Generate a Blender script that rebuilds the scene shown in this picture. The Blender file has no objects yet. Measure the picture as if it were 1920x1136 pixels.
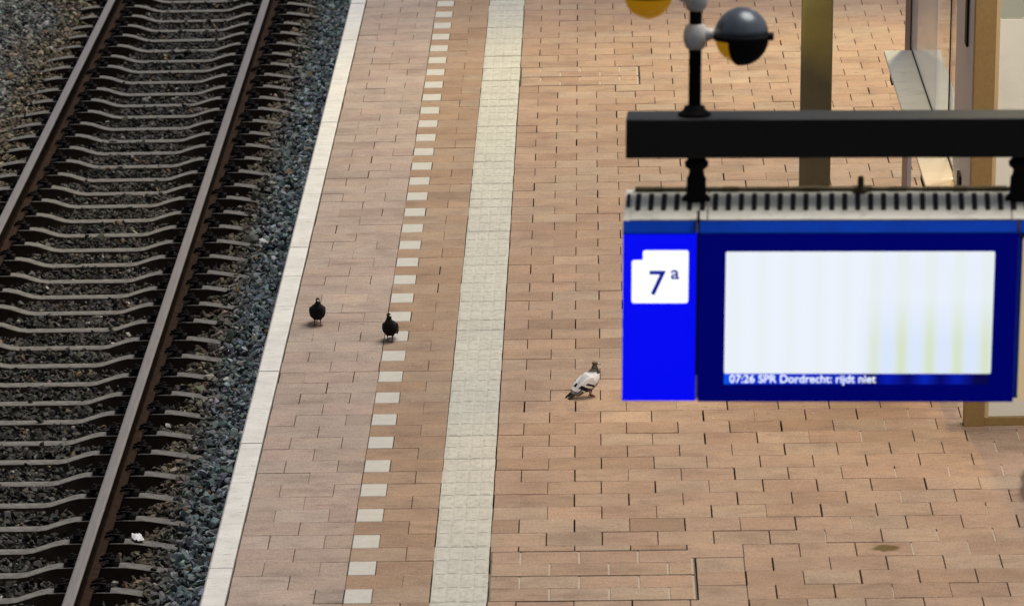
import bpy, bmesh, math, random
import numpy as np
from mathutils import Vector, Matrix
random.seed(7); rng = np.random.default_rng(7)
S = bpy.context.scene
COL = S.collection

# ---------------------------------------------------------------- camera
cam_d = bpy.data.cameras.new('camera'); cam = bpy.data.objects.new('camera', cam_d); COL.objects.link(cam)
S.camera = cam
cam_d.sensor_fit = 'HORIZONTAL'; cam_d.sensor_width = 36.0
cam_d.lens = 194.94
cam_d.shift_x = 0.2271; cam_d.shift_y = 1.3448
cam_d.clip_start = 0.5; cam_d.clip_end = 2000
yaw, pitch, roll = -0.0603294564, 0.437591647, 0.0256122931
CAM = Vector((0.795012214, -28.6883154, 7.13733105))
ca, sa, cb, sb = math.cos(yaw), math.sin(yaw), math.cos(pitch), math.sin(pitch)
fw = Vector((sa*cb, ca*cb, -sb)); r0 = Vector((ca, -sa, 0)); d0 = fw.cross(r0)
r2 = math.cos(roll)*r0 + math.sin(roll)*d0
d2 = -math.sin(roll)*r0 + math.cos(roll)*d0
cam.matrix_world = Matrix(((r2.x, -d2.x, -fw.x, CAM.x), (r2.y, -d2.y, -fw.y, CAM.y), (r2.z, -d2.z, -fw.z, CAM.z), (0, 0, 0, 1)))
cam_d.dof.use_dof = True
cam_d.dof.focus_distance = 34.7
cam_d.dof.aperture_fstop = 7.6

# ---------------------------------------------------------------- world, sun, exposure
EXPO = 0.20
S.view_settings.view_transform = 'Standard'; S.view_settings.look = 'None'
S.view_settings.exposure = EXPO; S.view_settings.gamma = 1.0
W = bpy.data.worlds.new('World'); S.world = W; W.use_nodes = True
wn = W.node_tree.nodes; wl = W.node_tree.links
sky = wn.new('ShaderNodeTexSky'); sky.sky_type = 'NISHITA'; sky.sun_disc = False
SUN_EL, SUN_AZ = 70.0, 62.0          # azimuth measured from +Y (up the platform) towards +X
sky.sun_elevation = math.radians(SUN_EL); sky.sun_rotation = math.radians(SUN_AZ)
sky.dust_density = 4.0; sky.air_density = 1.0; sky.ozone_density = 1.0
bg = wn['Background']; bg.inputs['Strength'].default_value = 0.055
hs = wn.new('ShaderNodeHueSaturation'); hs.inputs['Saturation'].default_value = 0.45     # hazy, milky daylight
wl.new(sky.outputs[0], hs.inputs['Color']); wl.new(hs.outputs[0], bg.inputs['Color'])
sd = bpy.data.lights.new('sun', 'SUN'); sd.energy = 2.0; sd.angle = math.radians(38); sd.color = (1.0, 0.93, 0.85)
so = bpy.data.objects.new('sun', sd); COL.objects.link(so)
el, az = math.radians(SUN_EL), math.radians(SUN_AZ)
sdir = Vector((math.sin(az)*math.cos(el), math.cos(az)*math.cos(el), math.sin(el)))
so.rotation_euler = sdir.to_track_quat('Z', 'Y').to_euler()

def lamp(name, loc, target, energy, color, angle, size, blend=0.6):
    d = bpy.data.lights.new(name, 'SPOT'); d.energy = energy; d.color = color
    d.spot_size = math.radians(angle); d.spot_blend = blend; d.shadow_soft_size = size
    o = bpy.data.objects.new(name, d); COL.objects.link(o); o.location = loc
    o.rotation_euler = (Vector(loc)-Vector(target)).to_track_quat('Z', 'Y').to_euler()
    return o
# unseen warm lamps: right-hand glow first, then added fill for single things
lamp('unseen_warm_lamp', (4.4, 17.0, 5.2), (3.2, 14.0, 0), 1150, (1.0, 0.83, 0.42), 125, 0.35)
lamp('unseen_warm_lamp', (2.75, 7.6, 4.7), (2.4, 4.0, 0), 430, (1.0, 0.60, 0.15), 66, 0.08, 0.9)
lamp('unseen_warm_lamp', (4.3, -1.2, 4.6), (3.6, 3.7, 1.4), 560, (1.0, 0.90, 0.72), 50, 0.15)  # added to brighten the shelter faces turned to the camera
lamp('unseen_warm_lamp', (0.9, 5.5, 3.0), (2.25, 7.05, 2.32), 150, (1.0, 0.74, 0.16), 40, 0.03, 0.5)  # added spot that gilds the upper column, no fixture behind it
lamp('counter_fill_lamp', (4.3, 7.6, 2.85), (3.3, 7.2, 0.9), 110, (1.0, 0.93, 0.80), 140, 0.2)  # added fill to whiten the counter, not a known shelter light

# ---------------------------------------------------------------- helpers
def EM(v): return v / (2.0**EXPO)

def tag(o, label=None, cat=None, group=None, kind=None):
    if label: o['label'] = label
    if cat: o['category'] = cat
    if group: o['group'] = group
    if kind: o['kind'] = kind
    return o

def empty(name, loc=(0, 0, 0), label=None, cat=None, group=None):
    o = bpy.data.objects.new(name, None); COL.objects.link(o); o.location = loc
    o.empty_display_size = 0.1
    return tag(o, label, cat, group)

class MB:
    """collects shapes in world or local coordinates and builds one mesh object"""
    def __init__(s): s.v = []; s.f = []; s.m = []; s.sm = []
    def add(s, vs, fs, mat=0, smooth=False):
        b = len(s.v); s.v += [tuple(p) for p in vs]
        for f in fs: s.f.append(tuple(b+i for i in f)); s.m.append(mat); s.sm.append(smooth)
        return s
    def box(s, x0, x1, y0, y1, z0, z1, mat=0):
        vs = [(x0,y0,z0),(x1,y0,z0),(x1,y1,z0),(x0,y1,z0),(x0,y0,z1),(x1,y0,z1),(x1,y1,z1),(x0,y1,z1)]
        return s.add(vs, [(0,3,2,1),(4,5,6,7),(0,1,5,4),(1,2,6,5),(2,3,7,6),(3,0,4,7)], mat)
    def prism(s, poly, axis, a0, a1, mat=0):
        """poly: list of 2D points; axis 'x': points are (y,z); 'y': (x,z); 'z': (x,y)"""
        n = len(poly)
        def P(p, a):
            return (a, p[0], p[1]) if axis == 'x' else ((p[0], a, p[1]) if axis == 'y' else (p[0], p[1], a))
        vs = [P(p, a0) for p in poly] + [P(p, a1) for p in poly]
        fs = [tuple(range(n))[::-1], tuple(range(n, 2*n))] + [(i, (i+1) % n, n+(i+1) % n, n+i) for i in range(n)]
        return s.add(vs, fs, mat)
    def tube(s, pts, rad, n=10, mat=0, caps=True):
        pts = [Vector(p) for p in pts]
        if not hasattr(rad, '__len__'): rad = [rad]*len(pts)
        vs = []; fs = []; up = None
        for i, p in enumerate(pts):
            t = (pts[min(i+1, len(pts)-1)]-pts[max(i-1, 0)]).normalized()
            if up is None: up = t.orthogonal().normalized()
            up = (up - t*up.dot(t)).normalized(); w = t.cross(up)
            for k in range(n):
                a = 2*math.pi*k/n
                vs.append(p + (up*math.cos(a)+w*math.sin(a))*rad[i])
        for i in range(len(pts)-1):
            for k in range(n):
                fs.append((i*n+k, i*n+(k+1) % n, (i+1)*n+(k+1) % n, (i+1)*n+k))
        if caps:
            fs.append(tuple(range(n))[::-1]); fs.append(tuple((len(pts)-1)*n+k for k in range(n)))
        return s.add(vs, fs, mat, True)
    def lathe(s, prof, c=(0, 0, 0), n=28, mat=0, axis='z'):
        """prof: (radius, height) points, revolved round a vertical (or x) axis through c"""
        vs = []; fs = []; c = Vector(c)
        for r, h in prof:
            for k in range(n):
                a = 2*math.pi*k/n
                q = (max(r, 1e-5)*math.cos(a), max(r, 1e-5)*math.sin(a), h)
                if axis == 'x': q = (q[2], q[0], q[1])
                vs.append(c+Vector(q))
        for i in range(len(prof)-1):
            for k in range(n):
                fs.append((i*n+k, i*n+(k+1) % n, (i+1)*n+(k+1) % n, (i+1)*n+k))
        return s.add(vs, fs, mat, True)
    def build(s, name, mats, parent=None, bevel=0.0, seg=2, origin=None):
        me = bpy.data.meshes.new(name)
        vs = s.v if origin is None else [(p[0]-origin[0], p[1]-origin[1], p[2]-origin[2]) for p in s.v]
        me.from_pydata(vs, [], s.f)
        me.polygons.foreach_set('material_index', s.m); me.polygons.foreach_set('use_smooth', s.sm)
        for m in (mats if isinstance(mats, (list, tuple)) else [mats]): me.materials.append(m)
        o = bpy.data.objects.new(name, me); COL.objects.link(o)
        if origin is not None and parent is None: o.location = origin
        if parent is not None: o.parent = parent
        if bevel:
            b = o.modifiers.new('bevel', 'BEVEL'); b.width = bevel; b.segments = seg; b.limit_method = 'ANGLE'; b.angle_limit = math.radians(40)
        return o

def np_mesh(name, verts, loops, starts, totals, mats, colors=None, smooth=False, attr='tint'):
    me = bpy.data.meshes.new(name)
    me.vertices.add(len(verts)); me.vertices.foreach_set('co', np.ascontiguousarray(verts, dtype=np.float32).ravel())
    me.loops.add(len(loops)); me.loops.foreach_set('vertex_index', np.ascontiguousarray(loops, dtype=np.int32))
    me.polygons.add(len(starts)); me.polygons.foreach_set('loop_start', np.ascontiguousarray(starts, dtype=np.int32))
    me.polygons.foreach_set('use_smooth', np.full(len(starts), smooth))
    if colors is not None:
        a = me.color_attributes.new(attr, 'FLOAT_COLOR', 'POINT')
        c = np.ones((len(verts), 4), np.float32); c[:, :3] = colors
        a.data.foreach_set('color', c.ravel())
    me.update(calc_edges=True); me.validate()
    for m in mats: me.materials.append(m)
    o = bpy.data.objects.new(name, me); COL.objects.link(o)
    return o

# ---------------------------------------------------------------- materials
def new_mat(name):
    m = bpy.data.materials.new(name); m.use_nodes = True
    nt = m.node_tree; b = nt.nodes['Principled BSDF']
    return m, nt, b
def N(nt, t, **kw):
    n = nt.nodes.new(t)
    for k, v in kw.items(): setattr(n, k, v)
    return n
def ramp(nt, stops, interp='LINEAR'):
    r = N(nt, 'ShaderNodeValToRGB'); e = r.color_ramp.elements; r.color_ramp.interpolation = interp
    while len(e) > 1: e.remove(e[-1])
    e[0].position = stops[0][0]; e[0].color = (*stops[0][1], 1)
    for p, c in stops[1:]:
        q = e.new(p); q.color = (*c, 1)
    return r
def g(v): return (v, v, v)
def coords(nt, scale=(1, 1, 1), loc=(0, 0, 0), kind='Object'):
    tc = N(nt, 'ShaderNodeTexCoord'); mp = N(nt, 'ShaderNodeMapping')
    mp.inputs['Scale'].default_value = scale; mp.inputs['Location'].default_value = loc
    nt.links.new(tc.outputs[kind], mp.inputs['Vector']); return mp.outputs[0]
def noise(nt, vec, scale, detail=4, rough=0.55, dist=0.0):
    n = N(nt, 'ShaderNodeTexNoise'); n.inputs['Scale'].default_value = scale
    n.inputs['Detail'].default_value = detail; n.inputs['Roughness'].default_value = rough; n.inputs['Distortion'].default_value = dist
    nt.links.new(vec, n.inputs['Vector']); return n.outputs['Fac']
def mix(nt, a, b, fac, mode='MIX'):
    m = N(nt, 'ShaderNodeMix', data_type='RGBA', blend_type=mode)
    for s, v in ((6, a), (7, b), (0, fac)):
        if hasattr(v, 'links') or hasattr(v, 'is_output'): nt.links.new(v, m.inputs[s])
        elif isinstance(v, (int, float)): m.inputs[s].default_value = v if s == 0 else (v, v, v, 1)
        else: m.inputs[s].default_value = (*v, 1)
    return m.outputs[2]
def bump(nt, bsdf, h, strength=0.3, dist=0.01):
    b = N(nt, 'ShaderNodeBump'); b.inputs['Strength'].default_value = strength; b.inputs['Distance'].default_value = dist
    nt.links.new(h, b.inputs['Height']); nt.links.new(b.outputs[0], bsdf.inputs['Normal'])

def paint(name, col, rough=0.5, metal=0.0, var=0.15, scale=8, bmp=0.05, dirt=None, dirt_amt=0.5):
    m, nt, b = new_mat(name); v = coords(nt)
    n = noise(nt, v, scale, 5)
    r = ramp(nt, [(0.3, tuple(c*(1-var) for c in col)), (0.7, tuple(min(1, c*(1+var)) for c in col))])
    nt.links.new(n, r.inputs[0]); c = r.outputs[0]
    if dirt:
        n2 = noise(nt, v, scale*2.3, 6, 0.7)
        r2_ = ramp(nt, [(0.52, g(0)), (0.72, g(dirt_amt))]); nt.links.new(n2, r2_.inputs[0])
        c = mix(nt, c, dirt, r2_.outputs[0])
    nt.links.new(c, b.inputs['Base Color']); b.inputs['Roughness'].default_value = rough; b.inputs['Metallic'].default_value = metal
    if bmp: bump(nt, b, noise(nt, v, scale*12, 3), bmp, 0.002)
    return m

def emis(name, col, strength):
    m, nt, b = new_mat(name)
    b.inputs['Base Color'].default_value = (*[c*0.15 for c in col], 1); b.inputs['Roughness'].default_value = 0.25
    b.inputs['Emission Color'].default_value = (*col, 1); b.inputs['Emission Strength'].default_value = EM(strength)
    return m

def attr_mat(name, rough=0.8):
    m, nt, b = new_mat(name)
    a = N(nt, 'ShaderNodeAttribute', attribute_name='tint'); b.inputs['Roughness'].default_value = rough
    return m, nt, b, a.outputs['Color']

# paving tiles: tint per tile, brushed streaks across, faint scuffs, a spill, a painted shadow
def paving_material():
    m, nt, b, tint = attr_mat('clay_paving', 0.62)
    v = coords(nt)
    vs = coords(nt, (6, 15, 6)); st = noise(nt, vs, 1.8, 7, 0.72)
    r1 = ramp(nt, [(0.28, (0.66, 0.62, 0.60)), (0.46, g(0.98)), (0.58, g(1.02)), (0.74, g(1.24))]); nt.links.new(st, r1.inputs[0])
    c = mix(nt, tint, r1.outputs[0], 0.85, 'MULTIPLY')
    mo = noise(nt, v, 3.2, 5, 0.6)
    r2_ = ramp(nt, [(0.3, (0.76, 0.73, 0.74)), (0.5, g(1.0)), (0.7, (1.14, 1.10, 1.02))]); nt.links.new(mo, r2_.inputs[0])
    c = mix(nt, c, r2_.outputs[0], 0.8, 'MULTIPLY')
    fine = noise(nt, coords(nt, (1.1, 0.5, 1)), 78, 4, 0.8)
    r3 = ramp(nt, [(0.30, g(0.66)), (0.5, g(1.0)), (0.70, g(1.26))]); nt.links.new(fine, r3.inputs[0])
    c = mix(nt, c, r3.outputs[0], 1.0, 'MULTIPLY')
    # pale chalky scuffs in patches
    sv = coords(nt, (12, 18, 10), kind='Object'); mp = N(nt, 'ShaderNodeVectorRotate'); mp.inputs['Angle'].default_value = 0.5
    nt.links.new(sv, mp.inputs['Vector'])
    sc = noise(nt, mp.outputs[0], 1.1, 5, 0.8, 1.5)
    rs = ramp(nt, [(0.62, g(0)), (0.72, g(1))]); nt.links.new(sc, rs.inputs[0])
    msk = noise(nt, v, 1.3, 3, 0.6); rm = ramp(nt, [(0.47, g(0)), (0.60, g(0.6))]); nt.links.new(msk, rm.inputs[0])
    sm = N(nt, 'ShaderNodeMath', operation='MULTIPLY'); nt.links.new(rs.outputs[0], sm.inputs[0]); nt.links.new(rm.outputs[0], sm.inputs[1])
    c = mix(nt, c, (0.56, 0.50, 0.43), sm.outputs[0])
    # grime worked into the surface in broad smears
    gm = noise(nt, coords(nt, (1.6, 3.6, 1), (4.2, 1.1, 0)), 1.6, 6, 0.7, 0.6); rg = ramp(nt, [(0.52, g(0)), (0.74, g(0.5))]); nt.links.new(gm, rg.inputs[0])
    c = mix(nt, c, (0.15, 0.105, 0.075), rg.outputs[0])
    # droppings and crumbs: sparse pale dots
    vo = N(nt, 'ShaderNodeTexVoronoi'); vo.inputs['Scale'].default_value = 4.2; nt.links.new(v, vo.inputs['Vector'])
    rv = ramp(nt, [(0.0, g(1)), (0.018, g(1)), (0.028, g(0))]); nt.links.new(vo.outputs['Distance'], rv.inputs[0])
    c = mix(nt, c, (0.7, 0.68, 0.64), rv.outputs[0])
    # gum and dirt: small dark marks stretched across
    vd = N(nt, 'ShaderNodeTexVoronoi'); vd.inputs['Scale'].default_value = 1.0
    nt.links.new(coords(nt, (3.4, 6.2, 1), (0.3, 0.7, 0)), vd.inputs['Vector'])
    rd = ramp(nt, [(0.0, g(0.6)), (0.04, g(0.5)), (0.08, g(0))]); nt.links.new(vd.outputs['Distance'], rd.inputs[0])
    c = mix(nt, c, (0.09, 0.06, 0.045), rd.outputs[0])
    # the olive spill, and a soft shadow painted into the tile colour
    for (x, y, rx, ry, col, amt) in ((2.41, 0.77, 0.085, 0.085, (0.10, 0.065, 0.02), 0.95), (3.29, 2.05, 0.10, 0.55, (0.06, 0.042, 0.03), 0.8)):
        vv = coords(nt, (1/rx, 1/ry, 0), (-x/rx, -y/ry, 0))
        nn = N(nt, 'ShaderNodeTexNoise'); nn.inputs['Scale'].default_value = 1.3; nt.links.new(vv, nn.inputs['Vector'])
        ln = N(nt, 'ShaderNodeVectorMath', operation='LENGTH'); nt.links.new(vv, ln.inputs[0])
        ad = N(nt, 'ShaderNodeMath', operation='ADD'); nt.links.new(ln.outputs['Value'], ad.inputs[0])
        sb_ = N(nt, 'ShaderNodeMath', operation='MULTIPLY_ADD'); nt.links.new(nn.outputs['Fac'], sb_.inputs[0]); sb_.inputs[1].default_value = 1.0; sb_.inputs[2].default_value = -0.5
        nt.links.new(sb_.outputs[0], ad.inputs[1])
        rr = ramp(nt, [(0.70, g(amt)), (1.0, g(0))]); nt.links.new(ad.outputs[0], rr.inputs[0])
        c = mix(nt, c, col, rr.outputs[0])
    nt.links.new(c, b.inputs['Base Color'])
    hh = N(nt, 'ShaderNodeMath', operation='ADD'); nt.links.new(st, hh.inputs[0]); nt.links.new(fine, hh.inputs[1])
    bump(nt, b, hh.outputs[0], 0.25, 0.002)
    return m

def concrete_cap_material():
    m, nt, b = new_mat('edge_concrete'); v = coords(nt)
    n1 = noise(nt, v, 5, 6, 0.6)
    r1 = ramp(nt, [(0.3, (0.56, 0.55, 0.52)), (0.7, (0.70, 0.69, 0.665))]); nt.links.new(n1, r1.inputs[0])
    s = noise(nt, coords(nt, (7, 16, 1)), 1.6, 5, 0.75)
    r2_ = ramp(nt, [(0.58, g(0)), (0.66, g(0.75))]); nt.links.new(s, r2_.inputs[0])
    c = mix(nt, r1.outputs[0], (0.27, 0.25, 0.22), r2_.outputs[0])
    f = noise(nt, v, 120, 3, 0.7); r3 = ramp(nt, [(0.3, g(0.86)), (0.6, g(1.04))]); nt.links.new(f, r3.inputs[0])
    c = mix(nt, c, r3.outputs[0], 0.8, 'MULTIPLY')
    nt.links.new(c, b.inputs['Base Color']); b.inputs['Roughness'].default_value = 0.75
    bump(nt, b, f, 0.25, 0.002)
    return m

def tactile_material():
    m, nt, b = new_mat('tactile_tile'); v = coords(nt)
    n1 = noise(nt, v, 4, 6, 0.6)
    r1 = ramp(nt, [(0.3, (0.45, 0.44, 0.39)), (0.7, (0.56, 0.55, 0.49))]); nt.links.new(n1, r1.inputs[0])
    s = noise(nt, coords(nt, (30, 14, 1)), 1.0, 5, 0.75)
    r2_ = ramp(nt, [(0.46, g(0)), (0.66, g(0.65))]); nt.links.new(s, r2_.inputs[0])
    c = mix(nt, r1.outputs[0], (0.30, 0.29, 0.24), r2_.outputs[0])
    nt.links.new(c, b.inputs['Base Color']); b.inputs['Roughness'].default_value = 0.7
    bump(nt, b, noise(nt, v, 130, 3), 0.25, 0.002)
    return m

M_pave = paving_material()
M_cap = concrete_cap_material()
M_tact = tactile_material()
M_mark = paint('marking_tile', (0.50, 0.485, 0.44), 0.6, var=0.07, scale=14, dirt=(0.42, 0.39, 0.34), dirt_amt=0.5)
M_sand = paint('joint_sand', (0.014, 0.009, 0.006), 0.95, var=0.4, scale=20)
M_lidrim = paint('cover_rim', (0.10, 0.075, 0.05), 0.7, 0.2, var=0.3, scale=30)
M_mortar = paint('mortar', (0.44, 0.36, 0.28), 0.9, var=0.15, scale=30)
M_ground = paint('ground_soil', (0.06, 0.055, 0.05), 0.95, var=0.3, scale=1)
M_wallc = paint('platform_wall_concrete', (0.20, 0.19, 0.18), 0.9, var=0.25, scale=3, dirt=(0.05, 0.045, 0.04))
M_bed = paint('ballast_bed', (0.012, 0.012, 0.012), 0.95, var=0.4, scale=12, bmp=0.4)
M_sleepside = paint('sleeper_grime_shade', (0.019, 0.014, 0.011), 0.95, var=0.4, scale=9, bmp=0.3)  # side dirt, darkened further to carry the shade of the side faces
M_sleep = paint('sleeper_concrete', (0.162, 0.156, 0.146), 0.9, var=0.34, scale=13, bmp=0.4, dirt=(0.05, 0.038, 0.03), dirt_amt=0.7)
M_rust = paint('rail_rust', (0.031, 0.019, 0.012), 0.85, var=0.35, scale=14, bmp=0.3, dirt=(0.022, 0.012, 0.009), dirt_amt=0.8)
M_web = paint('rail_web_shade', (0.014, 0.009, 0.007), 0.95, var=0.4, scale=14)  # shade under the rail head painted in as a darker web
M_clip = paint('clip_steel', (0.008, 0.006, 0.006), 0.8, 0.0, var=0.4, scale=30)
M_black = paint('black_steel', (0.004, 0.003, 0.003), 0.75, 0.0, var=0.2, scale=6)
M_beamtop = paint('beam_steel', (0.010, 0.008, 0.007), 0.42, 0.0, var=0.3, scale=5)

def rail_head_material():
    m, nt, b = new_mat('rail_head'); v = coords(nt, (60, 1.5, 1))
    n1 = noise(nt, v, 2, 5, 0.6)
    r1 = ramp(nt, [(0.3, (0.215, 0.190, 0.185)), (0.7, (0.295, 0.275, 0.275))]); nt.links.new(n1, r1.inputs[0])
    f = noise(nt, coords(nt), 60, 4, 0.8); r2_ = ramp(nt, [(0.58, g(0)), (0.68, g(0.5))]); nt.links.new(f, r2_.inputs[0])
    c = mix(nt, r1.outputs[0], (0.17, 0.12, 0.10), r2_.outputs[0])
    nt.links.new(c, b.inputs['Base Color']); b.inputs['Metallic'].default_value = 0.45; b.inputs['Roughness'].default_value = 0.45
    return m
M_head = rail_head_material()

def ballast_material():
    m, nt, b, tint = attr_mat('ballast_stone', 0.75)
    f = noise(nt, coords(nt), 70, 4, 0.7); r = ramp(nt, [(0.3, g(0.6)), (0.7, g(1.35))]); nt.links.new(f, r.inputs[0])
    c = mix(nt, tint, r.outputs[0], 0.9, 'MULTIPLY'); nt.links.new(c, b.inputs['Base Color'])
    bump(nt, b, f, 0.4, 0.004)
    return m
M_ballast = ballast_material()

for m_, v_ in ((M_pave, 0.12), (M_cap, 0.2), (M_tact, 0.2), (M_mark, 0.2), (M_rust, 0.06), (M_web, 0.02), (M_clip, 0.12), (M_sleep, 0.12), (M_sleepside, 0.02), (M_ballast, 0.22), (M_bed, 0.0), (M_sand, 0.0), (M_black, 0.2)):
    m_.node_tree.nodes['Principled BSDF'].inputs['Specular IOR Level'].default_value = v_     # dull, dusty surfaces

# ---------------------------------------------------------------- THE SETTING
UX, UY = 0.15, 0.30          # half tile width, row depth
tag(MB().box(-400, 400, -200, 600, -2.4, -1.6).build('ground', M_ground), kind='structure')
pb = MB(); pb.box(-1.10, 60, -40, 140, -1.62, -0.034); pb.build('platform', M_wallc)['kind'] = 'structure'

class Tiles:
    """many bevelled paving blocks in one numpy mesh, each with its own tint"""
    def __init__(s): s.v = []; s.c = []; s.n = 0
    def add(s, x0, x1, y0, y1, top, col, thick=0.05, ch=0.003, tilt=(0, 0)):
        cx, cy = (x0+x1)/2, (y0+y1)/2
        def z(x, y, h): return h + (x-cx)*tilt[0] + (y-cy)*tilt[1]
        P = [(x0, y0), (x1, y0), (x1, y1), (x0, y1)]
        Q = [(x0+ch, y0+ch), (x1-ch, y0+ch), (x1-ch, y1-ch), (x0+ch, y1-ch)]
        s.v.append([(x, y, top-thick) for x, y in P] + [(x, y, z(x, y, top-ch)) for x, y in P] + [(x, y, z(x, y, top)) for x, y in Q])
        s.c.append(col); s.n += 1
    def build(s, name, mats):
        v = np.array(s.v, np.float32).reshape(-1, 3); n = s.n
        q = np.array([[8,9,10,11],[4,5,9,8],[5,6,10,9],[6,7,11,10],[7,4,8,11],[0,1,5,4],[1,2,6,5],[2,3,7,6],[3,0,4,7]], np.int32)
        L = (q[None]+12*np.arange(n, dtype=np.int32)[:, None, None]).ravel()
        st = np.arange(0, len(L), 4); col = np.repeat(np.array(s.c, np.float32), 12, axis=0)
        return np_mesh(name, v, L, st, None, mats, col)

PAL_R = [(0.368, 0.256, 0.180), (0.378, 0.268, 0.192), (0.355, 0.240, 0.166), (0.380, 0.290, 0.214), (0.368, 0.250, 0.184), (0.315, 0.206, 0.140), (0.366, 0.240, 0.170), (0.380, 0.274, 0.198)]
PAL_L = [(0.382, 0.302, 0.252), (0.390, 0.312, 0.262), (0.372, 0.292, 0.240), (0.386, 0.286, 0.242), (0.395, 0.324, 0.274), (0.350, 0.270, 0.218)]
PAL_M = [(0.348, 0.242, 0.166), (0.333, 0.224, 0.150), (0.358, 0.256, 0.180), (0.305, 0.198, 0.130), (0.342, 0.258, 0.190)]
def tcol(pal):
    c = 0.62*np.array(pal[rng.integers(len(pal))])+0.38*np.array(pal).mean(0); u = rng.random()
    if u < 0.05: c = c*0.88
    elif u > 0.94: c = c*1.08
    return c*np.array([0.985, 0.985, 1.0])*(1+rng.normal(0, 0.025))
T = Tiles()
def tile(x0u, x1u, row, pal, gx=None, gy=None, y0=None, y1=None):
    gx = 0.0028 if gx is None else gx
    a = 0.0006+0.0016*rng.random(); w0 = gx*(0.6+0.6*rng.random()); w1 = gx*(0.6+0.6*rng.random())
    if rng.random() < 0.04: w1 *= 1.7
    Y0 = row*UY if y0 is None else y0; Y1 = (row+1)*UY if y1 is None else y1
    s = rng.normal(0, 0.0012)
    T.add(x0u*UX+w0+s, x1u*UX-w1+s, Y0+a, Y1-a, rng.normal(0, 0.0011), tcol(pal), ch=0.0022, tilt=(rng.normal(0, 0.0016), rng.normal(0, 0.003)))
X_END = 44
R0, R1 = -18, 100
for row in range(R0, R1):
    odd = row % 2 != 0
    # left field, edge stone to the white dashes
    if odd: segs = [(-7.03, -6), (-6, -4), (-4, -3)]
    else: segs = [(-7.03, -5), (-5, -3)]
    for a, b_ in segs: tile(a, b_, row, PAL_L, 0.0016)
    # between dashes and tactile strip
    if odd: tile(-2, 0, row, PAL_M, 0.0014)
    else: tile(-3, -1, row, PAL_M, 0.0014); tile(-1, 0, row, PAL_M, 0.0014)
    # right field
    x = 2
    if not odd: tile(2, 3, row, PAL_R); x = 3
    cover = (-1 <= row <= 8.5/1 and False)
    while x < X_END:
        if row in (-1, 0, 1) or row in (53, 54, 55):
            if x < (11 if row < 10 else 9): x += 2; continue
        if row == 2 and x+2 <= 9.4: 
            tile(x, x+2, row, PAL_R, y0=2.62*UY+0.004); x += 2; continue
        tile(x, x+2, row, PAL_R); x += 2
# strips beside the two inspection covers
for row in (-1, 0, 1):
    tile(9.28, 11, row, PAL_R, 0.004)
    if row % 2: tile(11, 12, row, PAL_R, 0.003)
for row in (53, 54, 55):
    tile(8.3, 10 if row % 2 else 9, row, PAL_R)
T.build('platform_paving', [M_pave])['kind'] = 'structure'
mj = MB()
for row in range(-1, 14):
    for xu in range(14, 24):
        if (xu % 2 == 0) == (row % 2 != 0) and rng.random() < 0.40:
            mj.box(xu*UX-0.0045, xu*UX+0.0035, row*UY+0.01, (row+1)*UY-0.01-0.1*rng.random(), -0.02, -0.0012)
tag(mj.build('mortar_filled_joints', M_mortar), kind='structure')
tag(MB().box(-1.06, 40, -30, 120, -0.033, -0.020).build('joint_sand_bed', M_sand), kind='structure')

# white dashes (flush tiles of the safety line)
D = MB()
for row in range(R0, R1):
    if row % 2 != 0: D.box(-3*UX+0.004, -2*UX-0.003, row*UY+0.004, (row+1)*UY-0.004, -0.05, 0.001+rng.normal(0, 0.0006))
tag(D.build('safety_line_marking', M_mark, bevel=0.003, seg=1), kind='structure')

# tactile guide strip: 0.3 m tiles, four raised ribs each
G = MB()
for row in range(R0, R1):
    y0 = row*UY+(0.0 if True else 0); jx = rng.normal(0, 0.0012); jz = rng.normal(0, 0.0012)
    G.box(0.003+jx, 2*UX-0.003+jx, y0+(0.0006 if rng.random() < 0.7 else 0.003), y0+UY-0.0006, -0.05, -0.0012+jz)
    for k in range(4):
        xa = 0.014+jx+k*0.0705
        h = 0.0008+jz
        ya_ = y0+0.010+0.012*(k % 2); G.box(xa, xa+0.0555, ya_, ya_+0.268, -0.004, h)
tag(G.build('tactile_strip', M_tact, bevel=0.002, seg=1), kind='structure')

# pale concrete edge stones, one metre long
K = MB(); k = -6
ky = 0.515-6.0
while ky < 40:
    z = rng.normal(0, 0.0012)
    K.prism([(-1.196, -0.012+z), (-1.184, z+0.002), (-1.070, z+0.002), (-1.064, z-0.002), (-1.064, -0.12), (-1.196, -0.12)], 'y', ky+0.005, ky+0.9935-0.005)
    ky += 0.9935
tag(K.build('platform_edge', M_cap, bevel=0.002, seg=1), kind='structure')
tag(MB().box(-1.15, -1.101, -40, 140, -1.62, -0.121).build('platform_wall', M_wallc), kind='structure')

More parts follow.
